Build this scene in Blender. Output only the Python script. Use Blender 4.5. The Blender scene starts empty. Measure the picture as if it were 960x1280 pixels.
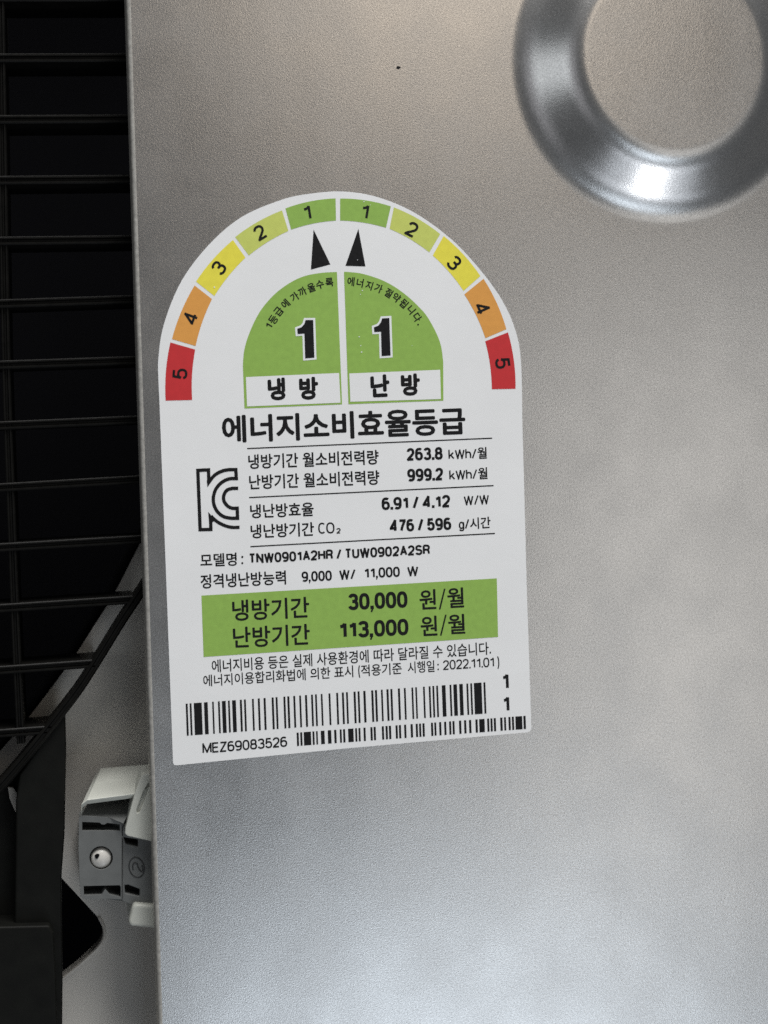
import bpy, bmesh, math, random
import numpy as np
from mathutils import Vector, Matrix
from mathutils.geometry import tessellate_polygon
random.seed(7)
SC = bpy.context.scene
COL = SC.collection

# ------------------------------------------------------------------ camera
# The metal panel is the plane Y = 0 (X to the right, Z up, the panel faces -Y). Metres.
F = 2000.0                      # focal length in photo pixels (960 x 1280 frame)
DIST = 0.40
ex = Vector((.981, -.053, .1865)).normalized()       # world X seen in (right, down, forward)
dn = Vector((.032, .998, .040)); dn = (dn - ex * dn.dot(ex)).normalized()
ey = ex.cross(dn); ez = -dn
row = [Vector((ex[i], ey[i], ez[i])) for i in range(3)]   # camera axes in world: right, down, forward
CAM = -DIST * row[2]
cd = bpy.data.cameras.new('camera'); cam = bpy.data.objects.new('camera', cd); COL.objects.link(cam)
M3 = Matrix((row[0], -row[1], -row[2])).transposed()
cam.matrix_world = Matrix.Translation(CAM) @ M3.to_4x4()
cd.sensor_fit = 'VERTICAL'; cd.sensor_height = 36; cd.lens = F / 1280 * 36
cd.clip_start = .01; cd.clip_end = 50
cd.dof.use_dof = True; cd.dof.focus_distance = .40; cd.dof.aperture_fstop = 13
SC.camera = cam

def P(px, py, d=0.0):
    """point where the photo pixel meets the plane Y = d (d metres behind the panel)"""
    v = row[0] * ((px - 480) / F) + row[1] * ((py - 640) / F) + row[2]
    t = (d - CAM.y) / v.y
    return CAM + v * t

# ------------------------------------------------------------------ light
W = bpy.data.worlds.new('World'); SC.world = W; W.use_nodes = True
bg = W.node_tree.nodes['Background']; bg.inputs[0].default_value = (.92, .96, 1.0, 1); bg.inputs[1].default_value = .085

def area(name, az, el, dist, sx, sy, rad, col, shape='RECTANGLE'):
    """az: degrees to the right of the panel normal, el: degrees above it, seen from the panel"""
    a, e = math.radians(az), math.radians(el)
    d = Vector((math.sin(a) * math.cos(e), -math.cos(a) * math.cos(e), math.sin(e)))
    L = bpy.data.lights.new(name, 'AREA'); L.shape = shape; L.size = sx
    if shape == 'RECTANGLE': L.size_y = sy
    L.energy = rad * sx * sy * math.pi; L.color = col
    o = bpy.data.objects.new(name, L); COL.objects.link(o)
    o.location = d * dist; o.rotation_euler = (-d).to_track_quat('-Z', 'Y').to_euler()
    return o
area('window_light', 13, -29, 2.0, .75, .62, 1.8, (.80, .90, 1.0))
area('bright_pane_light', 20, -60, 2.0, .30, .30, 12.0, (.93, .96, 1.0), 'DISK')
area('low_fill_light', 16, -56, 2.0, 2.0, .7, .95, (.84, .91, 1.0))  # added fill that lightens the boss ring around its highlight
area('right_fill_light', 23, -6, 2.2, .60, 1.0, .88, (1.0, .975, .93))  # added fill that lifts the panel to the right of the label
area('warm_room_light', 15, 21, 2.2, .56, .50, 1.35, (1.0, .86, .70))
area('dim_side_fill', -34, 2, 2.0, .7, 1.5, .22, (.95, .94, 1.0))  # faint fill added for the dark left slope of the boss
area('side_window_light', -56, 10, 2.0, .95, .85, .9, (.92, .97, 1.0))
area('label_fill_light', 42, 68, 2.0, 1.5, 1.1, 15.0, (1.0, .99, .97))  # unseen overhead lamp added to brighten the label

SC.view_settings.view_transform = 'Standard'; SC.view_settings.look = 'None'
SC.view_settings.exposure = 0; SC.view_settings.gamma = 1
SC.cycles.max_bounces = 8; SC.cycles.use_denoising = False   # the denoiser smears the metal's fine grain into patches

# ------------------------------------------------------------------ materials
def mat(name, col, rough=.5, metal=0.0, spec=.5, noise=None, bump=None, coat=0):
    m = bpy.data.materials.new(name); m.use_nodes = True
    nt = m.node_tree; b = nt.nodes['Principled BSDF']
    b.inputs['Base Color'].default_value = (*col, 1); b.inputs['Roughness'].default_value = rough
    b.inputs['Metallic'].default_value = metal; b.inputs['Specular IOR Level'].default_value = spec
    b.inputs['Coat Weight'].default_value = coat; b.inputs['Coat Roughness'].default_value = .15
    tc = nt.nodes.new('ShaderNodeTexCoord')
    if noise:                                   # (scale per metre, amount)
        n = nt.nodes.new('ShaderNodeTexNoise'); n.inputs['Scale'].default_value = noise[0]; n.inputs['Detail'].default_value = 4
        nt.links.new(tc.outputs['Object'], n.inputs['Vector'])
        mr = nt.nodes.new('ShaderNodeMapRange'); mr.inputs['From Min'].default_value = .3; mr.inputs['From Max'].default_value = .7
        mr.inputs['To Min'].default_value = 1 - noise[1]; mr.inputs['To Max'].default_value = 1 + noise[1]
        nt.links.new(n.outputs['Fac'], mr.inputs['Value'])
        mx = nt.nodes.new('ShaderNodeVectorMath'); mx.operation = 'SCALE'; mx.inputs[0].default_value = col
        nt.links.new(mr.outputs[0], mx.inputs['Scale']); nt.links.new(mx.outputs[0], b.inputs['Base Color'])
    if bump:                                    # list of (scale, strength, distance)
        prev = None
        for s, st, dist in bump:
            n = nt.nodes.new('ShaderNodeTexNoise'); n.inputs['Scale'].default_value = s; n.inputs['Detail'].default_value = 3
            nt.links.new(tc.outputs['Object'], n.inputs['Vector'])
            bp = nt.nodes.new('ShaderNodeBump'); bp.inputs['Strength'].default_value = st; bp.inputs['Distance'].default_value = dist
            nt.links.new(n.outputs['Fac'], bp.inputs['Height'])
            if prev: nt.links.new(prev.outputs[0], bp.inputs['Normal'])
            prev = bp
        nt.links.new(prev.outputs[0], b.inputs['Normal'])
    return m

M_metal = mat('silver_steel', (.68, .67, .66), .30, 1.0, noise=(2300, .17), bump=[(3000, .34, .00007), (28, .09, .0009)])
def metal_extra(m):
    # long shallow waves from rolling, and faint dusty smears that change the gloss
    nt = m.node_tree; b = nt.nodes['Principled BSDF']
    tc = nt.nodes.new('ShaderNodeTexCoord'); mp = nt.nodes.new('ShaderNodeMapping'); mp.inputs['Scale'].default_value = (1, 1, .3)
    n = nt.nodes.new('ShaderNodeTexNoise'); n.inputs['Scale'].default_value = 34; n.inputs['Detail'].default_value = 2
    bp = nt.nodes.new('ShaderNodeBump'); bp.inputs['Strength'].default_value = .13; bp.inputs['Distance'].default_value = .0010
    nt.links.new(tc.outputs['Object'], mp.inputs[0]); nt.links.new(mp.outputs[0], n.inputs['Vector']); nt.links.new(n.outputs['Fac'], bp.inputs['Height'])
    old = b.inputs['Normal'].links[0].from_socket
    nt.links.new(old, bp.inputs['Normal']); nt.links.new(bp.outputs[0], b.inputs['Normal'])
    r = nt.nodes.new('ShaderNodeTexNoise'); r.inputs['Scale'].default_value = 60; r.inputs['Detail'].default_value = 6
    nt.links.new(tc.outputs['Object'], r.inputs['Vector'])
    mr = nt.nodes.new('ShaderNodeMapRange'); mr.inputs['From Min'].default_value = .3; mr.inputs['From Max'].default_value = .7
    mr.inputs['To Min'].default_value = .245; mr.inputs['To Max'].default_value = .30
    nt.links.new(r.outputs['Fac'], mr.inputs['Value']); nt.links.new(mr.outputs[0], b.inputs['Roughness'])
metal_extra(M_metal)
M_edge = mat('bare_steel_edge', (.55, .53, .49), .5, .6, noise=(900, .2))
M_white = mat('label_white', (.82, .825, .83), .40, noise=(45, .02), bump=[(90, .10, .0006), (1800, .10, .00003)])
M_black = mat('print_black', (.008, .008, .009), .55, spec=.2, noise=(1500, .3))
M_green = mat('print_green', (.27, .45, .085), .48, noise=(700, .05))
M_lgreen = mat('print_light_green', (.56, .62, .14), .48, noise=(700, .04))
M_yellow = mat('print_yellow', (.80, .72, .07), .48, noise=(700, .04))
M_orange = mat('print_orange', (.72, .33, .07), .48, noise=(700, .04))
M_red = mat('print_red', (.55, .025, .03), .48, noise=(700, .04))
M_rim = mat('print_pale_outline', (.80, .82, .83), .45)
M_grille = mat('black_plastic', (.0045, .0043, .0038), .42, spec=.16, noise=(400, .3), bump=[(900, .3, .0001)])
M_leg = mat('black_leg_plastic', (.0042, .0044, .0036), .6, spec=.14, noise=(200, .3), bump=[(1500, .3, .0001)])
M_void = mat('dark_interior', (.004, .004, .005), .9, spec=.05)
M_pale = mat('pale_housing', (.60, .575, .53), .33, spec=.5, noise=(14, .10), bump=[(25, .15, .001)])
M_clamp = mat('off_white_plastic', (.54, .55, .50), .45, noise=(220, .05), bump=[(1200, .15, .0001)])
M_clip = mat('grey_plastic', (.135, .14, .138), .42, spec=.4, noise=(300, .08), bump=[(1500, .25, .00008)])
M_clipd = mat('grey_plastic_line', (.03, .032, .032), .5)
M_screw = mat('off_white_screw', (.62, .60, .56), .35, noise=(500, .05))

# ------------------------------------------------------------------ helpers
def link(name, me, m, parent=None, smooth=False):
    o = bpy.data.objects.new(name, me); COL.objects.link(o)
    if m: me.materials.append(m)
    if parent: o.parent = parent
    if smooth: me.polygons.foreach_set('use_smooth', [True] * len(me.polygons))
    return o
def mesh(name, vs, fs, m, parent=None, smooth=False):
    me = bpy.data.meshes.new(name); me.from_pydata([tuple(v) for v in vs], [], fs); me.update()
    return link(name, me, m, parent, smooth)
def catmull(pts, n=6, closed=False):
    pts = [Vector(p) for p in pts]; out = []; N = len(pts)
    for i in range(N if closed else N - 1):
        g = (lambda k: pts[k % N]) if closed else (lambda k: pts[max(0, min(N - 1, k))])
        a, b, c, d = g(i - 1), g(i), g(i + 1), g(i + 2)
        for j in range(n):
            t = j / n
            out.append(.5 * ((2 * b) + (c - a) * t + (2 * a - 5 * b + 4 * c - d) * t * t + (3 * b - a - 3 * c + d) * t ** 3))
    if not closed: out.append(pts[-1])
    return [tuple(p) for p in out]
def slab(name, loops, d0, d1, m, parent=None, bevel=0, segs=3, px=True, smooth=False):
    """solid slab whose outline (loops[0]) and holes (loops[1:]) are given on its front plane Y = d0"""
    L3 = []
    for lp in loops:
        pts = [P(x, y, d0) for x, y in lp] if px else [Vector((x, d0, z)) for x, z in lp]
        L3.append(pts)
    flat = [p for l in L3 for p in l]
    tris = tessellate_polygon([[Vector((p.x, p.z, 0)) for p in l] for l in L3])
    n = len(flat)
    vs = [p.copy() for p in flat] + [Vector((p.x, d1, p.z)) for p in flat]
    fs = [tuple(t) for t in tris]; fs += [tuple(i + n for i in reversed(t)) for t in tris]
    k = 0
    for l in L3:
        q = len(l)
        for i in range(q):
            a, b = k + i, k + (i + 1) % q
            fs.append((a, b, b + n, a + n))
        k += q
    o = mesh(name, vs, fs, m, parent)
    bm = bmesh.new(); bm.from_mesh(o.data); bmesh.ops.recalc_face_normals(bm, faces=bm.faces)
    if bevel: bmesh.ops.dissolve_limit(bm, angle_limit=.01, verts=bm.verts, edges=bm.edges)
    bm.to_mesh(o.data); bm.free()
    if bevel:
        b = o.modifiers.new('bevel', 'BEVEL'); b.width = bevel; b.segments = segs; b.limit_method = 'ANGLE'; b.angle_limit = math.radians(50)
        b.harden_normals = False
    return o
def flatpoly(name, loops, d, m, parent=None):
    """one printed patch, loops in photo pixels laid on the plane Y = d, facing -Y"""
    L3 = [[P(x, y, d) for x, y in lp] for lp in loops]
    flat = [p for l in L3 for p in l]
    tris = tessellate_polygon([[Vector((p.x, p.z, 0)) for p in l] for l in L3])
    fs = []
    for t in tris:
        a, b, c = (flat[i] for i in t)
        fs.append(tuple(t) if (b - a).cross(c - a).y < 0 else tuple(reversed(t)))
    return mesh(name, flat, fs, m, parent)
def sweep(name, pts, prof, m, parent=None):
    """sweep a profile [(across, y)] along world points lying in an XZ plane"""
    pts = [Vector(p) for p in pts]; vs = []; fs = []; k = len(prof)
    for i, p in enumerate(pts):
        t = (pts[min(i + 1, len(pts) - 1)] - pts[max(i - 1, 0)]); t.y = 0; t.normalize()
        nrm = Vector((-t.z, 0, t.x))
        for a, d in prof: vs.append(Vector((p.x, d, p.z)) + nrm * a)
    for i in range(len(pts) - 1):
        for j in range(k):
            a = i * k + j; b = i * k + (j + 1) % k
            fs.append((a, b, b + k, a + k))
    fs.append(tuple(range(k))); fs.append(tuple(reversed(range((len(pts) - 1) * k, len(pts) * k))))
    o = mesh(name, vs, fs, m, parent)
    bm = bmesh.new(); bm.from_mesh(o.data); bmesh.ops.recalc_face_normals(bm, faces=bm.faces); bm.to_mesh(o.data); bm.free()
    return o
def empty(name, loc, label, cat):
    o = bpy.data.objects.new(name, None); COL.objects.link(o); o.location = loc; o.empty_display_size = .02
    o['label'] = label; o['category'] = cat
    return o

# =================================================================== AIR CONDITIONER
AC = empty('air_conditioner', (0, 0, 0), 'silver steel outdoor air conditioning unit with pressed round boss and black grille', 'air conditioner')

# ---- side panel with its pressed round boss
eA, eB = P(161.5, -60), P(205.2, 1340)
def edge_x(z): return eA.x + (eB.x - eA.x) * (z - eA.z) / (eB.z - eA.z)
zt, zb, xr = P(700, -420).z, P(500, 1560).z, P(1400, 100).x
bc = P(829, 80); Ro = .0409
# height of the boss: where the flat top's centre pixel lies over the boss's centre
H = min((abs(P(846, 80, -h / 1e4).x - bc.x), h / 1e4) for h in range(20, 160))[1]
H = .0088
Ri = (P(957, 80, -H) - P(735, 80, -H)).length / 2 * .975
print('boss', bc, Ro, Ri, H, P(846, 80, -H))
def boss_h(r):
    fi, fo = .0034, .0028        # fillets at the top edge and at the foot
    if r <= Ri: return H
    if r >= Ro: return 0
    w = Ro - Ri; t = (r - Ri) / w
    a, b = .34, .42
    # piecewise slope: ramps in over a, constant, ramps out over b
    s = 1 / (1 - a / 2 - b / 2)
    if t < a: y = s * t * t / (2 * a)
    elif t < 1 - b: y = s * (a / 2 + (t - a))
    else: y = 1 - s * (1 - t) ** 2 / (2 * b)
    return H * (1 - y)
corners = [Vector((edge_x(zb), 0, zb)), Vector((xr, 0, zb)), Vector((xr, 0, zt)), Vector((edge_x(zt), 0, zt))]
angs = [2 * math.pi * i / 160 for i in range(160)] + [math.atan2(c.z - bc.z, c.x - bc.x) % (2 * math.pi) for c in corners]
angs = sorted(set(round(a, 9) for a in angs))
radii = [Ri * .4, Ri * .8, Ri * .96] + [Ri + (Ro - Ri) * i / 44 for i in range(45)] + [Ro * 1.03, Ro * 1.12]
def ray_out(a):
    d = Vector((math.cos(a), 0, math.sin(a))); best = 9
    for i in range(4):
        p, q = corners[i], corners[(i + 1) % 4]; e = q - p; w = p - bc
        den = d.x * e.z - d.z * e.x
        if abs(den) < 1e-12: continue
        t = (w.x * e.z - w.z * e.x) / den; u = (w.x * d.z - w.z * d.x) / den
        if t > 0 and -1e-6 <= u <= 1 + 1e-6: best = min(best, t)
    return bc + d * best
NA = len(angs); vs = [Vector((bc.x, -H, bc.z))]; fs = []
for r in radii:
    for a in angs: vs.append(Vector((bc.x + r * math.cos(a), -boss_h(r), bc.z + r * math.sin(a))))
outer0 = len(vs)
for a in angs: vs.append(ray_out(a))
NR = len(radii) + 1
for i in range(NA): fs.append((0, 1 + i, 1 + (i + 1) % NA))
for k in range(NR - 1):
    for i in range(NA):
        a = 1 + k * NA + i; b = 1 + k * NA + (i + 1) % NA
        fs.append((a, a + NA, b + NA, b))
panel = mesh('side_panel', vs, fs, M_metal, AC, True)
bm = bmesh.new(); bm.from_mesh(panel.data); bmesh.ops.recalc_face_normals(bm, faces=bm.faces)
bm.faces.ensure_lookup_table()
if bm.faces[0].normal.y > 0: bmesh.ops.reverse_faces(bm, faces=bm.faces)
bm.to_mesh(panel.data); bm.free()
# left bend and flange, swept along the edge
def bend(name, A, B, inward, m, r=.0010, depth=.011, segs=8):
    prof = []
    for i in range(segs + 1):
        t = i / segs * math.pi / 2
        prof.append((-r * math.sin(t), r - r * math.cos(t)))
    prof.append((-r, depth)); prof.append((-r + .0009, depth)); prof.append((-r + .0009, r + .0003)); prof.append((0, .0009))
    vs = []; fs = []; k = len(prof)
    dirv = inward.normalized()
    for p in (A, B):
        for a, d in prof: vs.append(Vector((p.x, 0, p.z)) + dirv * (-a) * -1 + Vector((0, d, 0)))
    for j in range(k):
        fs.append((j, (j + 1) % k, k + (j + 1) % k, k + j))
    o = mesh(name, vs, fs, m, panel, False)
    bm = bmesh.new(); bm.from_mesh(o.data); bmesh.ops.recalc_face_normals(bm, faces=bm.faces); bm.to_mesh(o.data); bm.free()
    return o
bend('folded_edge', corners[3], corners[0], Vector((1, 0, 0)), M_edge, r=.0011)
slab('gap_shade_strip', [[(eAx, y) for eAx, y in ((155.5, -60), (158.5, -60))] + [(203, 1340), (199.6, 1340)]], .0112, .016, M_void, panel)  # black strip added to paint the shadowed gap beside the flange
# tiny dark paint chip on the panel
flatpoly('paint_chip', [[(495.5, 84), (497, 82.5), (500, 83), (501, 84.5), (498.5, 86.5), (496.2, 86.6)]], -.00006, M_black, panel)

# ---- pale housing plate behind, with the round fan opening and a cut-out
DP = .030
hole_px = [(330, 330), (262, 492), (212, 606), (173.9, 681.6), (143.3, 741.3), (119, 780), (94.8, 817.8), (67, 856), (38.5, 893.4), (8, 930), (-40, 982), (-100, 1040)]
hole = catmull(hole_px, 5)
outline = hole + [(-160, 1040), (-160, 1420), (420, 1420), (420, 330)]
cut = catmull([(40, 1062), (60, 1079), (84, 1105), (108, 1131), (124, 1149), (129.5, 1162), (126, 1178), (106, 1198), (78, 1221), (40, 1250), (20, 1200), (20, 1100)], 5, True)
housing = slab('housing_plate', [outline, cut], DP, DP + .0015, M_pale, AC)
lip_px = [(124, 1147), (130.5, 1162), (127, 1179), (107, 1199.5), (79, 1223), (40, 1252)]
lp = [P(x, y, DP - .0006) for x, y in catmull(lip_px, 6)]
sweep('cutout_lip', lp, [(-.0004, DP + .004), (-.0004, DP - .0004), (-.0001, DP - .0007), (.0003, DP - .0004), (.0004, DP)], M_pale, housing)
# ring wall going back from the fan opening
hw = [P(x, y, DP + .0016) for x, y in hole]
vs = []; fs = []
for p in hw: vs += [Vector((p.x, DP + .0016, p.z)), Vector((p.x, DP + .05, p.z))]
for i in range(len(hw) - 1): fs.append((2 * i, 2 * i + 1, 2 * i + 3, 2 * i + 2))
mesh('fan_opening_wall', vs, fs, M_void, housing)
# black interior box (open towards the panel)
a, b = P(-520, 1500, .11), P(620, -700, .11)
x0, x1, z0, z1, yb, yf = a.x, b.x, a.z, b.z, .11, .0125
vs = [(x0, yb, z0), (x1, yb, z0), (x1, yb, z1), (x0, yb, z1), (x0, yf, z0), (x1, yf, z0), (x1, yf, z1), (x0, yf, z1)]
mesh('interior_casing', vs, [(0, 1, 2, 3), (0, 4, 5, 1), (1, 5, 6, 2), (2, 6, 7, 3), (3, 7, 4, 0)], M_void, AC)

# ---- black grille
DG = .013
w = .0021
def prof(w, dep, g=.0005, c=.00025, d=DG):
    return [(-w / 2, d + dep), (-w / 2, d + c), (-w / 2 + c, d), (-w * .22, d), (-w * .10, d + g), (w * .10, d + g), (w * .22, d), (w / 2 - c, d), (w / 2, d + c), (w / 2, d + dep)]
rim_px = [(345, 410), (300, 510), (250, 610), (205, 693), (180, 734), (153, 775), (124, 822), (99, 861), (74, 894), (48, 927), (20, 961), (-12, 997), (-60, 1044), (-120, 1100)]
rim = sweep('fan_grille', [P(x, y, DG) for x, y in catmull(rim_px, 5)], prof(.0024, .0075, g=.0004, c=.0005, d=DG - .0004), M_grille, AC)
bars = [(-4, -4), (72, 71.5), (149, 148), (225, 223.5), (301, 299), (379.5, 374), (456, 450.5), (532, 525), (609.5, 600), (684.5, 675), (760.5, 750), (838, 826.5), (917, 905)]
ends = [300, 300, 300, 300, 300, 300, 300, 290, 250, 208, 160, 113, 58]
for (ya, yb_), xe in zip(bars, ends):
    s = (yb_ - ya) / 160
    pts = [P(x, ya + s * x, DG) for x in (-140, -60, 0, xe * .5, xe + 7)]
    sweep('grille_bar', pts, prof(w, .0155, g=.0007), M_grille, rim)
vb = catmull([(-1, -60), (2, 120), (5, 330), (8, 480), (13, 620), (19, 780), (24, 890), (26, 930)], 4)
sweep('upright_bar', [P(x, y, DG) for x, y in vb], prof(.0020, .022, g=.0007, d=DG + .0004), M_grille, rim)
vb = catmull([(-75, -60), (-71, 330), (-66, 620), (-60, 890), (-58, 1000)], 4)
sweep('upright_bar', [P(x, y, DG) for x, y in vb], prof(.0020, .022, g=.0007, d=DG + .0004), M_grille, rim)

# ---- black leg and block at the lower left
slab('support_leg', [[(81, 884), (82.5, 940), (80.5, 1046), (76.5, 1100), (78, 1219), (77, 1340), (16, 1340), (19, 1130), (20, 1000), (24, 968)]], DG + .0012, DG + .012, M_leg, AC, bevel=.0006)
slab('base_block', [[(-60, 1160), (62, 1157), (67, 1166), (70, 1225), (73, 1345), (-60, 1345)]], DG - .0018, DG + .010, M_leg, AC, bevel=.0006)
slab('lower_bracket', [[(-120, 1092), (-60, 1036), (0, 981), (24, 957), (24, 1172), (-120, 1172)]], DG + .0085, DG + .014, M_leg, AC)
slab('pale_stub', [[(10, 984), (17, 985), (21, 992), (21.5, 1019), (17, 1010), (12, 998)]], DG + .0070, DG + .010, M_pale, AC)

# ---- clip bracket with screw
def ell(cx, cy, rx, ry, n=40, rot=0):
    c, s = math.cos(rot), math.sin(rot)
    return [(cx + rx * math.cos(t) * c - ry * math.sin(t) * s, cy + rx * math.cos(t) * s + ry * math.sin(t) * c) for t in (2 * math.pi * i / n for i in range(n))]
DC = .0100
body = slab('clip_bracket', [
    [(98.6, 1022), (104, 1019.5), (134, 1021.5), (141, 1024.5), (152.2, 1028), (152.2, 1124.5), (136, 1123.5), (105, 1124), (101, 1121), (99.5, 1100), (98, 1060)],
    [(102.7, 1027.5), (124.5, 1028.2), (127, 1030.5), (130.5, 1030.8), (134, 1028.6), (149.8, 1030.5), (149.8, 1038.2), (102.8, 1038.6)],
    [(104.6, 1107.6), (149.5, 1106.6), (151, 1109), (150.8, 1121.5), (137, 1118), (131.5, 1111.5), (127, 1118.5), (105, 1119.2)],
    ell(126.4, 1072.4, 14.6, 14.6)], DC, DC + .006, M_clip, AC, bevel=.0003)
slab('lower_plate', [
    [(152.4, 1029), (176, 1038), (240, 1044), (240, 1146), (192, 1139), (176, 1134), (165, 1131.5), (152.4, 1126)],
    [(154, 1046.5), (172.5, 1049.5), (172.5, 1058), (157, 1054.5)],
    [(155.5, 1106.5), (160, 1106), (174.8, 1111.5), (174.4, 1120.5), (156.5, 1116.5)]], DC + .0011, DC + .006, M_clip, body, bevel=.00025)
slab('slot_floor', [[(101, 1024), (150, 1030), (230, 1050), (230, 1138), (150, 1122), (103, 1121)]], DC + .0060, DC + .008, M_clipd, body)  # added backing; the shade inside the slots is put into its dark colour
slab('bracket_block', [[(101, 1026), (230, 1046), (230, 1136), (105, 1120)]], DC + .0083, DP - .0004, M_clip, body)
# sloping top face running back and up
pa, pb, pc = P(99.2, 1020.5, DC + .0003), P(145, 1022, DC + .0003), P(112.5, 1000, DC + .008)
pn = (pb - pa).cross(pc - pa).normalized()
def on_plane(x, y):
    v = P(x, y) - CAM
    return CAM + v * ((pa - CAM).dot(pn) / v.dot(pn))
t = [on_plane(*q) for q in ((99.2, 1020.5), (134, 1021), (142, 1024.2), (154, 1029), (174, 994), (112.5, 1000))]
tb = [p + Vector((0, .006, -.003)) for p in t]
n = len(t); o = mesh('sloping_top', t + tb, [tuple(range(n)), tuple(reversed(range(n, 2 * n)))] + [(i, (i + 1) % n, (i + 1) % n + n, i + n) for i in range(n)], M_clip, body)
bm = bmesh.new(); bm.from_mesh(o.data); bmesh.ops.recalc_face_normals(bm, faces=bm.faces); bm.to_mesh(o.data); bm.free()
# screw dome
sc_c = P(126.4, 1072.4, DC + .0012); R = (P(139.6, 1072.4, DC + .0012) - P(113.2, 1072.4, DC + .0012)).length / 2
vs = []; fs = []; pr = [(1, .004), (1, .0002), (.96, -.0002), (.86, -.0006), (.65, -.0010), (.35, -.0013)]
for r, y in pr:
    for i in range(40):
        a = 2 * math.pi * i / 40; vs.append(Vector((sc_c.x + R * r * math.cos(a), sc_c.y + y, sc_c.z + R * r * math.sin(a))))
vs.append(Vector((sc_c.x, sc_c.y - .0014, sc_c.z)))
for k in range(len(pr) - 1):
    for i in range(40): fs.append((k * 40 + i, k * 40 + (i + 1) % 40, (k + 1) * 40 + (i + 1) % 40, (k + 1) * 40 + i))
for i in range(40): fs.append(((len(pr) - 1) * 40 + i, (len(pr) - 1) * 40 + (i + 1) % 40, len(vs) - 1))
screw = mesh('screw', vs, fs, M_screw, body, True)
bm = bmesh.new(); bm.from_mesh(screw.data); bmesh.ops.recalc_face_normals(bm, faces=bm.faces); bm.to_mesh(screw.data); bm.free()
slab('screw_spot', [[(118.3, 1069.5), (121, 1067.6), (123.8, 1067.8), (124.4, 1069), (122, 1073.2), (119.6, 1073.4)]], sc_c.y - .00145, sc_c.y - .0006, M_void, body)  # small dark spot on the dome, off centre
# embossed oval with its swirl
dm = DC + .0011
def ringline(name, pts, wd, parent, m, d, closed=True, hgt=.00015):
    ps = [P(x, y, d) for x, y in pts]
    if closed: ps.append(ps[0])
    return sweep(name, ps, [(-wd / 2, d + .0002), (-wd / 2, d - hgt * .6), (0, d - hgt), (wd / 2, d - hgt * .6), (wd / 2, d + .0002)], m, parent)
ringline('embossed_oval', ell(170.8, 1084.2, 9.3, 12.6, 40, -.22), .00030, body, M_clipd, dm)
ringline('embossed_swirl', catmull([(166.5, 1087.5), (165.8, 1082), (168, 1078.4), (171.3, 1079.6), (173, 1084.5), (176.4, 1089.2), (178.6, 1087.5), (177.4, 1081.5)], 5), .00030, body, M_clipd, dm, False)

# ---- off-white cable clamp
DK = .0078
clamp = slab('cable_clamp', [[(168.5, 991.5), (177, 969), (240, 956), (240, 1060), (192, 1052.5), (159, 1045), (156.2, 1042), (156.6, 1036)],
      [(171, 1012), (179, 990), (186, 978), (187.2, 982), (181, 1000), (174, 1016), (171.2, 1016)]], DK, DK + .010, M_clamp, AC, bevel=.0007)
slab('groove_floor', [[(168, 1020), (190, 1020), (190, 975), (172, 990)]], DK + .0009, DK + .003, M_clamp, clamp)
f = [P(101.5, 1014, DK + .0004), P(101.0, 1006, DK + .0004), P(108.5, 1000.2, DK + .0004), P(169, 992.3, DK + .0002), P(240, 958, DK + .0002), P(240, 950, DP - .004), P(126, 960, DP - .004), P(119, 968, DP - .004)]
fb = [p + Vector((0, .0014, -.0014)) for p in f]
n = len(f)
o = mesh('clamp_hood', f + fb, [tuple(range(n)), tuple(reversed(range(n, 2 * n)))] + [(i, (i + 1) % n, (i + 1) % n + n, i + n) for i in range(n)], M_clamp, clamp)
bm = bmesh.new(); bm.from_mesh(o.data); bmesh.ops.triangulate(bm, faces=[x for x in bm.faces if len(x.verts) > 4]); bmesh.ops.recalc_face_normals(bm, faces=bm.faces); bm.to_mesh(o.data); bm.free()
b = o.modifiers.new('bevel', 'BEVEL'); b.width = .0004; b.segments = 2; b.angle_limit = math.radians(40)
slab('clamp_foot', [[(166, 1131), (170, 1130), (240, 1136), (240, 1166), (190, 1161), (164, 1158), (160.5, 1154)]], DC - .001, DP - .002, M_clamp, clamp, bevel=.0008)

# =================================================================== ENERGY LABEL
TH = .00024
D1, D2, D3 = -TH - .00003, -TH - .00006, -TH - .00009
lo = P(430, 600)
LB = empty('energy_label', (0, 0, 0), 'white arch-topped energy efficiency label stuck on the silver panel', 'label')
side = [(216.3, 953), (212.5, 850), (207.6, 720), (202.2, 580), (199.2, 500)]
arch = [(198, 474), (198, 447), (205, 405), (227, 351), (262.5, 304.5), (302.5, 271), (350, 250.4), (384, 242.6), (428, 239.3), (472, 246.4), (519, 266.3), (565.8, 300.5), (602.3, 339.8), (628.3, 376.5), (644, 412), (651.2, 451), (653, 529.5)]
down = [(655.5, 620), (658.6, 740), (662.3, 850), (664, 905)]
outl = side[:4] + catmull([side[4]] + arch, 6) + down + [(664.2, 911), (662.5, 914), (659, 915.4), (560, 924.2), (440, 934.8), (330, 945.6), (221, 956.6), (217.6, 956.2)]
sheet = slab('label_sheet', [outl], -TH, -.00001, M_white, LB, bevel=0)

def arc_edge(a, b, bulge, n=8):
    """points from a to b bowed sideways by `bulge` pixels"""
    ax, ay = a; bx, by = b; L = math.hypot(bx - ax, by - ay); nx, ny = (by - ay) / L, -(bx - ax) / L
    return [(ax + (bx - ax) * t + nx * bulge * 4 * t * (1 - t), ay + (by - ay) * t + ny * bulge * 4 * t * (1 - t)) for t in (i / n for i in range(n + 1))]

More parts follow.
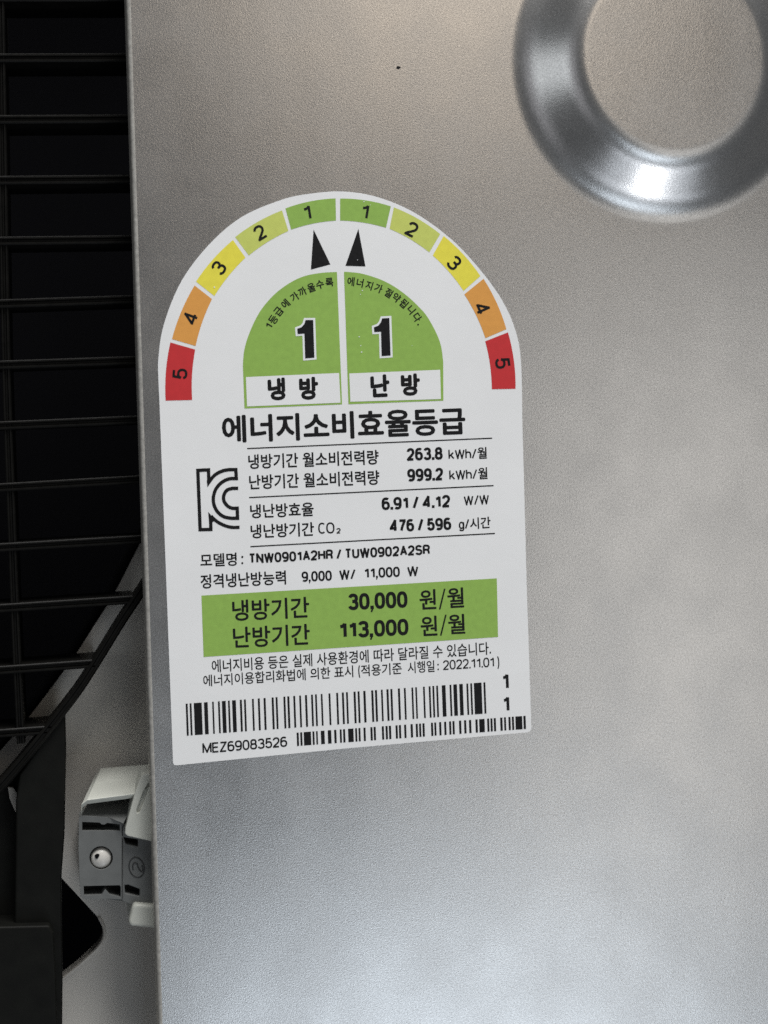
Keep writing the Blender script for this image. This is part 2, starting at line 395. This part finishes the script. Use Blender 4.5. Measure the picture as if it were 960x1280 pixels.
# ---- lettering
_cache = {}
def glyphs(s, off):
    """2-D triangulated outline of a Hangul string at size 1"""
    if s in _cache: return _cache[s]
    c = bpy.data.curves.new('text', 'FONT'); c.body = s; c.size = 1; c.resolution_u = 3
    o = bpy.data.objects.new('text', c); COL.objects.link(o)
    me = bpy.data.meshes.new_from_object(o.evaluated_get(bpy.context.evaluated_depsgraph_get()))
    v = np.empty(len(me.vertices) * 3); me.vertices.foreach_get('co', v); v = v.reshape(-1, 3)[:, :2]
    f = [tuple(p.vertices) for p in me.polygons]
    bpy.data.objects.remove(o); bpy.data.curves.remove(c); bpy.data.meshes.remove(me)
    _cache[s] = (v, f); return _cache[s]
UP = (-.036, -1.0)
def place(name, v, f, fn, d, m, parent, off=0):
    """lay a flat glyph mesh through fn (glyph units -> pixels); off thickens it by shifted copies"""
    VS, FS = [], []
    sh = [(0, 0)] + ([(off * math.cos(k * math.pi / 4), off * math.sin(k * math.pi / 4)) for k in range(8)] if off > 0 else [])
    for q, (dx, dy) in enumerate(sh):
        pts = [P(*fn(x + dx, y + dy), d + q * 1e-6) for x, y in v]; k = len(VS); VS += pts
        for t in f:
            a, b, c = pts[t[0]], pts[t[1]], pts[t[2]]
            t = t if (b - a).cross(c - a).y < 0 else tuple(reversed(t))
            FS.append(tuple(i + k for i in t))
    return mesh(name, VS, FS, m, parent)

# a condensed sans drawn with strokes: each figure or letter = (width, [centre lines]), height 1
def AR(cx, cy, rx, ry, a0, a1, n=14, e=.86):
    out = []
    for i in range(n + 1):
        t = math.radians(a0 + (a1 - a0) * i / n); c, s_ = math.cos(t), math.sin(t)
        out.append((cx + rx * math.copysign(abs(c) ** e, c), cy + ry * math.copysign(abs(s_) ** e, s_)))
    return out
SF = {
 '0': (.5, [AR(.5, .5, .5, .5, 90, 450, 28, .8)]),
 '1': (.36, [[(.82, 0), (.82, 1.0)], [(.0, .775), (.30, .79), (.58, .85), (.74, .93), (.80, 1.0)]]),
 '2': (.5, [AR(.5, .71, .48, .29, 172, -12, 14) + [(.86, .50), (.55, .32), (.2, .14), (.02, 0), (1, 0)]]),
 '3': (.5, [AR(.5, .76, .45, .24, 165, -78, 14) + [(.38, .53)], [(.38, .53)] + AR(.5, .27, .5, .27, 78, -165, 14)]),
 '4': (.54, [[(.74, 0), (.74, 1), (.0, .28), (.0, .25), (1, .25)]]),
 '5': (.5, [[(.92, 1), (.16, 1), (.07, .48)] + AR(.5, .32, .5, .32, 128, -165, 16)]),
 '6': (.5, [AR(.5, .31, .5, .31, 90, 450, 24), AR(.55, .66, .53, .34, 48, 180, 10) + [(.0, .5), (0, .31)]]),
 '7': (.48, [[(0, 1), (1, 1), (1, .95), (.72, .62), (.45, .25), (.36, 0)]]),
 '8': (.5, [AR(.5, .765, .44, .235, 90, 450, 22), AR(.5, .27, .5, .27, 90, 450, 22)]),
 '9': (.5, [AR(.5, .69, .5, .31, 90, 450, 24), AR(.45, .34, .53, .34, 228, 360, 10) + [(1, .5), (1, .69)]]),
 'T': (.5, [[(0, 1), (1, 1)], [(.5, 1), (.5, 0)]]),
 'N': (.54, [[(0, 0), (0, 1), (1, 0), (1, 1)]]),
 'W': (.82, [[(0, 1), (.25, 0), (.5, 1), (.75, 0), (1, 1)]]),
 'M': (.7, [[(0, 0), (0, 1), (.5, .05), (1, 1), (1, 0)]]),
 'A': (.56, [[(0, 0), (.5, 1), (1, 0)], [(.18, .33), (.82, .33)]]),
 'H': (.54, [[(0, 0), (0, 1)], [(1, 0), (1, 1)], [(0, .52), (1, .52)]]),
 'R': (.54, [[(0, 0), (0, 1)], [(0, 1), (.55, 1)] + AR(.55, .75, .42, .25, 90, -90, 12) + [(0, .5)], [(.5, .5), (.78, .44), (.9, .3), (.96, 0)]]),
 'U': (.52, [[(0, 1), (0, .36)] + AR(.5, .33, .5, .33, 180, 360, 14) + [(1, 1)]]),
 'S': (.52, [AR(.5, .76, .46, .24, 15, 240, 14) + AR(.5, .26, .5, .26, 60, -165, 14)]),
 'E': (.5, [[(1, 0), (0, 0), (0, 1), (1, 1)], [(0, .52), (.9, .52)]]),
 'Z': (.52, [[(0, 1), (1, 1), (0, 0), (1, 0)]]),
 'C': (.6, [AR(.52, .5, .52, .5, 48, 312, 24)]),
 'O': (.68, [AR(.5, .5, .5, .5, 90, 450, 30)]),
 'k': (.44, [[(0, 0), (0, 1.08)], [(.92, .72), (0, .26)], [(.32, .44), (1, 0)]]),
 'h': (.44, [[(0, 0), (0, 1.08)], [(0, .45)] + AR(.5, .44, .5, .28, 165, 0, 10) + [(1, 0)]]),
 'g': (.46, [AR(.48, .36, .46, .36, 90, 450, 20), [(.98, .74), (.98, -.02)] + AR(.5, -.05, .48, .22, 0, -160, 10)]),
 '/': (.34, [[(0, -.03), (1, 1.05)]]), '(': (.2, [AR(1.1, .45, 1.05, .68, 128, 232, 10, 1)]), ')': (.2, [AR(-.1, .45, 1.05, .68, 52, -52, 10, 1)]),
 ' ': (.22, []), '.': (.0, ['dot']), ',': (.03, ['comma']), ':': (.0, ['dot', 'dot2'])}
def stroke_px(VS, FS, pts, wd, d):
    """one flat stroke with mitred joints, pts in pixels"""
    q = [Vector(pts[0])]
    for p in pts[1:]:
        if (Vector(p) - q[-1]).length > .02: q.append(Vector(p))
    closed = len(q) > 8 and (q[0] - q[-1]).length < .12
    if closed: q.pop()
    n = len(q); A = []; B = []
    for i in range(n):
        t1 = (q[i] - q[i - 1]).normalized() if (i or closed) else None
        t2 = (q[(i + 1) % n] - q[i]).normalized() if (i < n - 1 or closed) else None
        t1 = t1 or t2; t2 = t2 or t1
        n1 = Vector((-t1.y, t1.x)); n2 = Vector((-t2.y, t2.x)); k = (n1 + n2) / max(.42, 1 + n1.dot(n2))
        A.append(q[i] + k * wd / 2); B.append(q[i] - k * wd / 2)
    b = len(VS); VS += [P(p.x, p.y, d) for p in A + B]
    for i in range(n if closed else n - 1):
        j = (i + 1) % n; f = (b + i, b + j, b + n + j, b + n + i)
        nn = (VS[f[2]] - VS[f[0]]).cross(VS[f[3]] - VS[f[1]])
        FS.append(f if nn.y < 0 else tuple(reversed(f)))
def split_sharp(line, wt):
    """break a line where it turns back sharply, so each leg keeps its full width"""
    L = [Vector(p) for p in line]; out = []; cur = [L[0]]
    for i in range(1, len(L) - 1):
        a, b = (L[i] - L[i - 1]), (L[i + 1] - L[i])
        if a.length > .02 and b.length > .02 and a.normalized().dot(b.normalized()) < -.15:
            out.append(cur + [L[i] + a.normalized() * wt * .42]); cur = [L[i] - b.normalized() * wt * .42]
        else: cur.append(L[i])
    return out + [cur + [L[-1]]]
def stroke_text(name, s, fn, W_, h, wt, d, m, parent):
    """fn(x, y) maps x 0..W_, y 0..h (pixels, unrotated) to photo pixels; wt = stroke width in pixels"""
    gap = .055; adv = []
    tot = 0
    for i, c in enumerate(s):
        w_ = SF[c][0]; adv.append(tot); tot += w_ + (gap if i < len(s) - 1 else 0)
    # the advance already excludes the stroke's own width, which is added per glyph in pixels
    ns = sum(1 for c in s if c != ' ')
    kx = (W_ - ns * wt) / max(tot, .05); VS, FS = [], []; extra = 0
    for c, a in zip(s, adv):
        w_, st = SF[c]; x0 = a * kx + extra + wt / 2
        for z, sline in enumerate(st):
            dd = d - 1e-6 * z
            if isinstance(sline, str):
                hw = wt * .56
                if sline == 'dot': pl = [[(x0, 0), (x0, hw * 2)]]
                elif sline == 'dot2': pl = [[(x0, h * .62 - hw * 2), (x0, h * .62)]]
                else: pl = [[(x0, 0), (x0, hw * 2)], [(x0 + wt * .1, 0), (x0 - wt * .3, -h * .17)]]
                for p_ in pl: stroke_px(VS, FS, [fn(*t) for t in p_], hw * 2 if p_[0][1] or sline != 'comma' or p_[1][1] > 0 else wt * .55, dd)
                continue
            line = [fn(x0 + x * w_ * kx, wt / 2 + y * (h - wt)) for x, y in sline]
            for e, piece in enumerate(split_sharp(line, wt)): stroke_px(VS, FS, piece, wt * 1.06, dd - 3e-7 * e)
        if c != ' ': extra += wt
    return mesh(name, VS, FS, m, parent)
def text(s, x0, y0, x1, y1, h, off=0.0, name='text_line', parent=None, m=None, d=D1):
    """string from (x0,y0) to (x1,y1) = its bottom line in pixels, h pixels high; off: thickening (Hangul) or stroke width / height (Latin)"""
    if all(ord(c) < 0x1100 for c in s):
        L = math.hypot(x1 - x0, y1 - y0)
        fn = lambda x, y: (x0 + (x1 - x0) * x / L + UP[0] * y, y0 + (y1 - y0) * x / L + UP[1] * y)
        return stroke_text(name, s, fn, L, h, off * h, d, m or M_black, parent or sheet)
    v, f = glyphs(s, 0)
    xa, xb, ya, yb = v[:, 0].min() - off, v[:, 0].max() + off, v[:, 1].min() - off, v[:, 1].max() + off
    def fn(x, y):
        s_ = (x - xa) / (xb - xa); t = (y - ya) / (yb - ya) * h
        return x0 + (x1 - x0) * s_ + UP[0] * t, y0 + (y1 - y0) * s_ + UP[1] * t
    return place(name, v, f, fn, d, m or M_black, parent or sheet, off)
def glyph_at(s, cx, cy, h, rot, off=.02, wide=1.0, name='grade_number', parent=None, d=D2, m=None):
    r = math.radians(rot); c, sn = math.cos(r), math.sin(r)
    if ord(s) < 0x1100:
        wt = off * h; Wd = SF[s][0] * h * wide * 1.12 + wt
        fn = lambda x, y: (cx + (x - Wd / 2) * c - (y - h / 2) * sn, cy - ((x - Wd / 2) * sn + (y - h / 2) * c))
        return stroke_text(name, s, fn, Wd, h, wt, d, m or M_black, parent or sheet)
    v, f = glyphs(s, 0)
    mx, my = (v[:, 0].min() + v[:, 0].max()) / 2, (v[:, 1].min() + v[:, 1].max()) / 2
    k = h / (v[:, 1].max() - v[:, 1].min() + 2 * off)
    def fn(x, y):
        u, w_ = (x - mx) * k * wide, (y - my) * k
        return cx + u * c - w_ * sn, cy - (u * sn + w_ * c)
    return place(name, v, f, fn, d, m or M_black, parent or sheet, off)

# ---- coloured grade segments (outer-start, outer-end, inner-end, inner-start), number, centre, tilt
SEG = [
 ((356.8, 260.5), (419.5, 248), (420, 275.7), (364, 287), M_green, '1', 384.5, 265.5, 9),
 ((294, 296.3), (352.5, 263), (360.5, 288.7), (311, 319.3), M_lgreen, '2', 325, 290.5, 31),
 ((245, 352), (291.2, 300), (306.8, 322), (268, 370), M_yellow, '3', 273.6, 334.8, 54),
 ((215, 423.8), (243.2, 356.8), (265, 373.8), (244.5, 432.5), M_orange, '4', 238.3, 397.5, 70),
 ((207, 500.8), (213, 428), (244, 437), (240.2, 500), M_red, '5', 225, 467.3, 86),
 ((425.2, 248.2), (488.5, 257.9), (482.5, 284.7), (425.2, 275.6), M_green, '1', 456.8, 264.6, -9),
 ((492.4, 259.2), (550.2, 292.5), (536.7, 315.4), (487, 286), M_lgreen, '2', 515, 286.6, -27),
 ((554.6, 295), (600.5, 345), (579.4, 363.6), (541, 319.3), M_yellow, '3', 567.8, 328.5, -47),
 ((604.4, 348.5), (633, 411.5), (606.7, 422.7), (580.4, 368), M_orange, '4', 602.8, 385.3, -66),
 ((635, 415.4), (644.5, 486), (614.8, 486.5), (606.5, 426.6), M_red, '5', 628.3, 453.8, -82),
]
for a, b, c, d_, m, num, cx, cy, rot in SEG:
    g = flatpoly('grade_segment', [arc_edge(a, b, 2.6) + arc_edge(c, d_, -2.0)], D1, m, sheet)
    glyph_at(num, cx, cy, 18.5, rot, off=.155, wide=1.0, parent=sheet, name='grade_number')
flatpoly('pointer_arrow', [[(392, 287), (413, 330.5), (388.6, 337)]], D1, M_black, sheet)
flatpoly('pointer_arrow', [[(448, 286), (456.8, 333), (431.8, 332.3)]], D1, M_black, sheet)

# ---- the two green quarter panels
gl = catmull([(421.2, 340), (400, 341.3), (377.5, 346.2), (357, 357), (339.5, 371.5), (324, 391), (312.3, 415), (305.5, 437), (303.6, 457)], 4)
flatpoly('cooling_panel', [gl + [(305.7, 510.6), (427.6, 505.4), (424.2, 418)]], D1, M_green, sheet)
gr = catmull([(554, 452), (549.8, 427), (535.6, 398.2), (522, 382), (506, 367.6), (489, 356), (472, 348), (450, 341.6), (430, 339.7)], 4)
flatpoly('heating_panel', [gr + [(435.6, 505.2), (554.2, 500.8)]], D1, M_green, sheet)
flatpoly('caption_box', [[(307.4, 471.3), (423.8, 466.2), (425.7, 503.4), (308.8, 508)]], D2, M_white, sheet)
flatpoly('caption_box', [[(436.6, 466.8), (550.2, 462.2), (551.2, 498.8), (438, 502.2)]], D2, M_white, sheet)
one = [(768, 680), (806, 680), (812, 868), (766, 872), (762, 748), (728, 750), (726, 724), (748, 716), (762, 700)]
def big_one(ox, oy, sc, pts):
    P0 = [(ox + x / sc, oy + y / sc) for x, y in pts]
    # paler outline: the same figure grown by 3 px
    n = len(P0); out = []
    for i in range(n):
        a, b, c = P0[i - 1], P0[i], P0[(i + 1) % n]
        n1 = Vector((b[1] - a[1], a[0] - b[0])).normalized(); n2 = Vector((c[1] - b[1], b[0] - c[0])).normalized()
        k = (n1 + n2) / max(.35, 1 + n1.dot(n2)); out.append((b[0] + 2.6 * k.x, b[1] + 2.6 * k.y))
    flatpoly('figure_outline', [out], D2, M_rim, sheet)
    flatpoly('large_figure', [P0], D3, M_black, sheet)
big_one(190, 230, 4, one)
big_one(420, 230, 3.84, [(222, 645), (256, 643), (262, 823), (219, 826), (216, 709), (184, 711), (182, 688), (203, 680), (216, 663)])
text('냉', 335.2, 501, 357.2, 500, 28.3, .046, d=D3); text('방', 374.5, 500.2, 398.4, 499.2, 28.5, .046, d=D3)
text('난', 463.6, 497, 487.4, 496, 28.4, .046, d=D3); text('방', 501.7, 495.2, 525.6, 494.2, 27.8, .046, d=D3)
for s, x, y, r in [('1', 336.3, 407.3, 60), ('등', 341.7, 399.5, 56), ('급', 348.2, 389.3, 50), ('에', 356.8, 379.8, 43), ('가', 368.3, 371, 34), ('까', 378, 364.5, 27), ('울', 389.2, 359.5, 20), ('수', 400, 355.6, 14), ('록', 411.7, 352.8, 8),
                   ('에', 438.7, 351.8, -6), ('너', 450, 353.5, -11), ('지', 461.5, 356.8, -17), ('가', 473.2, 360.4, -22), ('절', 485.9, 366.2, -32), ('약', 495.5, 372, -37), ('됩', 504.7, 379.2, -42), ('니', 513.8, 387.2, -49), ('다', 521.3, 396.8, -56)]:
    glyph_at(s, x, y, 9.6 if s == '1' else 11.2, r, off=.16 if s == '1' else .024, wide=.95, name='curved_text', d=D2)
flatpoly('curved_text', [ell(522.6, 405.8, 1.1, 1.1, 10)], D2, M_black, sheet)

for x, y, r in ((453, 363, .9), (450.5, 368, .7), (449, 421, 1.0), (451, 432, .8), (452, 440, 1.1), (447, 325, .6), (268, 359, 1.2), (455, 252, .9), (463, 256, .6), (515, 432, .5)):
    flatpoly('print_fleck', [ell(x, y, r, r * .6, 7, x)], D3 - .00001, M_rim, sheet)

# ---- heading, rules, table
text('에너지소비효율등급', 278.1, 554.2, 582.3, 543.2, 34.6, .029, name='heading_text')
def rule(x0, y0, x1, y1, w_=1.5):
    flatpoly('rule_line', [[(x0, y0 - w_ / 2), (x1, y1 - w_ / 2), (x1, y1 + w_ / 2), (x0, y0 + w_ / 2)]], D1, M_black, sheet)
rule(309, 560.7, 615.3, 547.7); rule(311.3, 622, 617, 607); rule(313, 683.3, 618.7, 666.8)
K = .02; TH_ = .145; MD = .17
text('냉방기간 월소비전력량', 310.7, 586.6, 473.7, 580.6, 18.4, K)
text('난방기간 월소비전력량', 311.8, 612.2, 474.6, 606, 18.4, K)
text('냉난방효율', 313, 648.2, 392.4, 645.2, 17.6, K)
text('냉난방기간', 313.6, 673.4, 392.9, 670, 17.6, K)
text('CO', 398, 667.3, 418.4, 666.6, 13.8, .13); text('2', 420.6, 667, 426, 666.8, 6.8, .2)
NB = .198
text('263.8', 508.7, 576, 553.5, 574.4, 15.7, NB); text('999.2', 509.5, 602, 554.2, 600.3, 15.7, NB)
text('6.91 / 4.12', 477.4, 637.6, 563, 634, 15.5, NB); text('476 / 596', 487.4, 665.2, 564.3, 662.2, 15.4, NB)
text('kWh/', 560.8, 574.2, 596, 573, 12, TH_); text('월', 597, 573.8, 608.9, 573.2, 14.6, K)
text('kWh/', 561.8, 600, 596.8, 598.6, 12, TH_); text('월', 597.8, 599.4, 609.7, 598.6, 14.6, K)
text('W/W', 580, 631.9, 611.5, 630.2, 12, TH_)
text('g/', 573.6, 661.4, 586.9, 660.8, 12, TH_); text('시간', 587.8, 662, 613.5, 660.2, 14.6, K)
text('모델명', 250.6, 709, 296.2, 707.2, 16.6, K)
for y in (697.8, 705.6): flatpoly('text_line', [ell(302.9, y - 1.6, 1.3, 1.4, 12)], D1, M_black, sheet)
text('TNW0901A2HR / TUW0902A2SR', 311.3, 704.6, 537.8, 693.1, 12.6, .195)
text('정격냉난방능력', 251, 736.2, 357.8, 730.6, 17.8, K)
text('9,000', 377.3, 727.4, 415, 725.7, 12.8, .175); text('W/', 424.3, 724.9, 444.8, 724, 12.6, MD)
text('11,000', 455.4, 722.9, 500, 721, 12.8, .175); text('W', 509.3, 720.6, 523.2, 720, 12.6, MD)

# ---- green running-cost band
flatpoly('cost_band', [[(251.8, 744.5), (621, 723), (622.6, 796.2), (254.5, 821.2)]], D1, M_green, sheet)
text('냉방기간', 290.8, 776.6, 387, 772.2, 26.4, .017, d=D2); text('난방기간', 291.8, 810.4, 387.8, 806, 26.4, .017, d=D2)
text('30,000', 435.4, 762.8, 509.6, 759.3, 20.4, .19, d=D2); text('113,000', 424, 798.2, 510.8, 793.6, 20.4, .19, d=D2)
for a, b in ((('원', 524.8, 762.3, 545.6, 761.2, 25), ('월', 559.6, 760.3, 580.4, 759.2, 25.2)), (('원', 526.2, 795.4, 547, 794.4, 25), ('월', 560.6, 793, 581.8, 792, 24.8))):
    for s, x0_, y0_, x1_, y1_, h in (a, b): text(s, x0_, y0_, x1_, y1_, h, .017, d=D2)
for x, y in ((548.6, 761.8), (550, 794.4)):
    flatpoly('text_line', [[(x, y), (x + 2, y), (x + 8.3, y - 26), (x + 6.3, y - 26)]], D2, M_black, sheet)
text('에너지비용 등은 실제 사용환경에 따라 달라질 수 있습니다.', 265, 841, 614, 818.2, 16.2, .012)
def on_line(s, xa, xb, h, off, drop=0): text(s, xa, 858.6 - 24 * (xa - 254.3) / 370.3 + drop, xb, 858.6 - 24 * (xb - 254.3) / 370.3 + drop, h, off)
on_line('에너지이용합리화법에 의한 표시', 254.3, 441.8, 15, .012)
on_line('(', 448, 452, 15.5, .085, .5); on_line('적용기준', 451.6, 502.4, 14.6, .012); on_line('시행일', 510, 543.4, 14.6, .012)
on_line(':', 547, 549, 12.5, .13, -2); on_line('2022.11.01', 554, 618.4, 12, .13, -1.6); on_line(')', 620, 624.6, 15.5, .085, .5)
text('1', 627.8, 861.8, 637.2, 861.4, 20, .17); text('1', 628.8, 889.8, 638, 889.4, 19.6, .17)
text('MEZ69083526', 253.3, 942, 359.2, 933.3, 12.8, .15)

# ---- certification mark
def stroke(name, pts, wpx, d, parent):
    pts = [Vector(p) for p in pts]; n = len(pts); A = []; B = []
    for i in range(n):
        t1 = (pts[i] - pts[i - 1]).normalized() if i else None
        t2 = (pts[i + 1] - pts[i]).normalized() if i < n - 1 else None
        t1 = t1 or t2; t2 = t2 or t1
        n1 = Vector((-t1.y, t1.x)); n2 = Vector((-t2.y, t2.x)); k = (n1 + n2) / max(.5, 1 + n1.dot(n2))
        A.append(pts[i] + k * wpx / 2); B.append(pts[i] - k * wpx / 2)
    vs = [P(p.x, p.y, d) for p in A + B]
    fs = []
    for i in range(n - 1):
        q = (i, i + 1, n + i + 1, n + i)
        nn = (vs[q[1]] - vs[q[0]]).cross(vs[q[2]] - vs[q[0]])
        fs.append(q if nn.y < 0 else tuple(reversed(q)))
    return mesh(name, vs, fs, M_black, parent)
KC = lambda pts: [(240 + x / 14.545, 580 + y / 14.545) for x, y in pts]
tail = catmull([(865, 1150), (740, 1153), (620, 1128), (500, 1075), (410, 1010), (345, 945)], 4)
stem = [(337, 945), (343, 1190), (148, 1193), (106, 116), (300, 106), (307, 330)]
top = catmull([(312, 330), (360, 258), (440, 182), (560, 124), (680, 102)], 4) + [(797, 102), (806, 264)]
mid = catmull([(806, 264), (700, 266), (600, 298), (500, 370), (425, 475), (390, 600), (392, 700), (425, 805), (490, 895), (590, 962), (720, 986)], 4) + [(828, 986), (822, 804)]
inn = catmull([(822, 804), (730, 803), (650, 765), (590, 690), (573, 615), (592, 535), (645, 470), (740, 442)], 4) + [(840, 442)]
whole = tail[:-1]
mark = stroke('certification_mark', KC(tail), 4.2, D1, sheet)
stroke('certification_mark', KC(stem), 4.3, D1 - .000004, sheet)
stroke('certification_mark', KC(top + mid[1:] + inn[1:]), 4.3, D1 - .000008, sheet)
flatpoly('certification_mark', [KC([(268, 300), (330, 240), (362, 292), (330, 350), (282, 422)])], D1 - .000012, M_black, sheet)
flatpoly('certification_mark', [KC([(295, 870), (340, 925), (400, 980), (400, 1040), (372, 1062), (312, 1100)])], D1 - .000012, M_black, sheet)

# ---- barcodes
def barcode(bars, L, Rr, name):
    """bars: (x0,x1) at the top edge; L, Rr: (x, ytop, ybottom) at the ends"""
    vs = []; fs = []
    for i, (a, b) in enumerate(bars):
        q = []
        for x in (a, b):
            s = (x - L[0]) / (Rr[0] - L[0]); yt = L[1] + (Rr[1] - L[1]) * s; yb_ = L[2] + (Rr[2] - L[2]) * s
            lean = (yb_ - yt) * .036
            q.append((P(x, yt, D1), P(x + lean, yb_, D1)))
        k = len(vs); vs += [q[0][0], q[0][1], q[1][1], q[1][0]]; fs.append((k, k + 1, k + 2, k + 3))
    return mesh(name, vs, fs, M_black, sheet)
def sc_(o, s, l): return [(o + a / s, o + b / s) for a, b in l]
B1 = sc_(225, 9.6, [(68, 92), (115, 138), (165, 260), (287, 332), (385, 405), (455, 477), (502, 548), (575, 597), (624, 670), (717, 742), (767, 790), (863, 885), (933, 957)])
B1 += sc_(320, 9.6, [(90, 115), (187, 212), (235, 258), (328, 352), (375, 400), (447, 470), (518, 540), (587, 612), (660, 683), (708, 730), (777, 798), (870, 892)])
B1 += sc_(415, 9.6, [(50, 73), (118, 142), (168, 190), (258, 283), (307, 330), (375, 402), (470, 495), (515, 540), (587, 608), (653, 678), (700, 724), (790, 815), (862, 884), (953, 974)])
B1 += sc_(510, 9.6, [(87, 107), (180, 201), (248, 270), (292, 314), (338, 360), (405, 450), (498, 520), (543, 587), (614, 657), (700, 722), (747, 769), (790, 882), (905, 928)])
barcode(B1, (232, 879.6, 919.6), (607, 852.8, 891.8), 'barcode')
B2 = sc_(365, 9.6, [(55, 80), (98, 122), (140, 227), (245, 268), (288, 308), (345, 390), (428, 470), (505, 532), (572, 595), (612, 637), (672, 737), (757, 780), (797, 820), (857, 882), (940, 965)])
B2 += sc_(460, 9.6, [(67, 92), (165, 190), (210, 235), (250, 276), (330, 355), (370, 395), (433, 458), (510, 537), (572, 597), (612, 636), (653, 678), (755, 780), (795, 818), (853, 878), (913, 938)])
B2 += sc_(555, 8.727, [(55, 77), (92, 114), (163, 187), (218, 242), (272, 296), (342, 366), (383, 442), (470, 492), (506, 528), (542, 565), (612, 637), (654, 675), (702, 725), (740, 762), (778, 852), (865, 890)])
barcode(B2, (370.8, 915.8, 932.5), (657.5, 894.7, 911.1), 'barcode')
print('objects', len(bpy.data.objects))
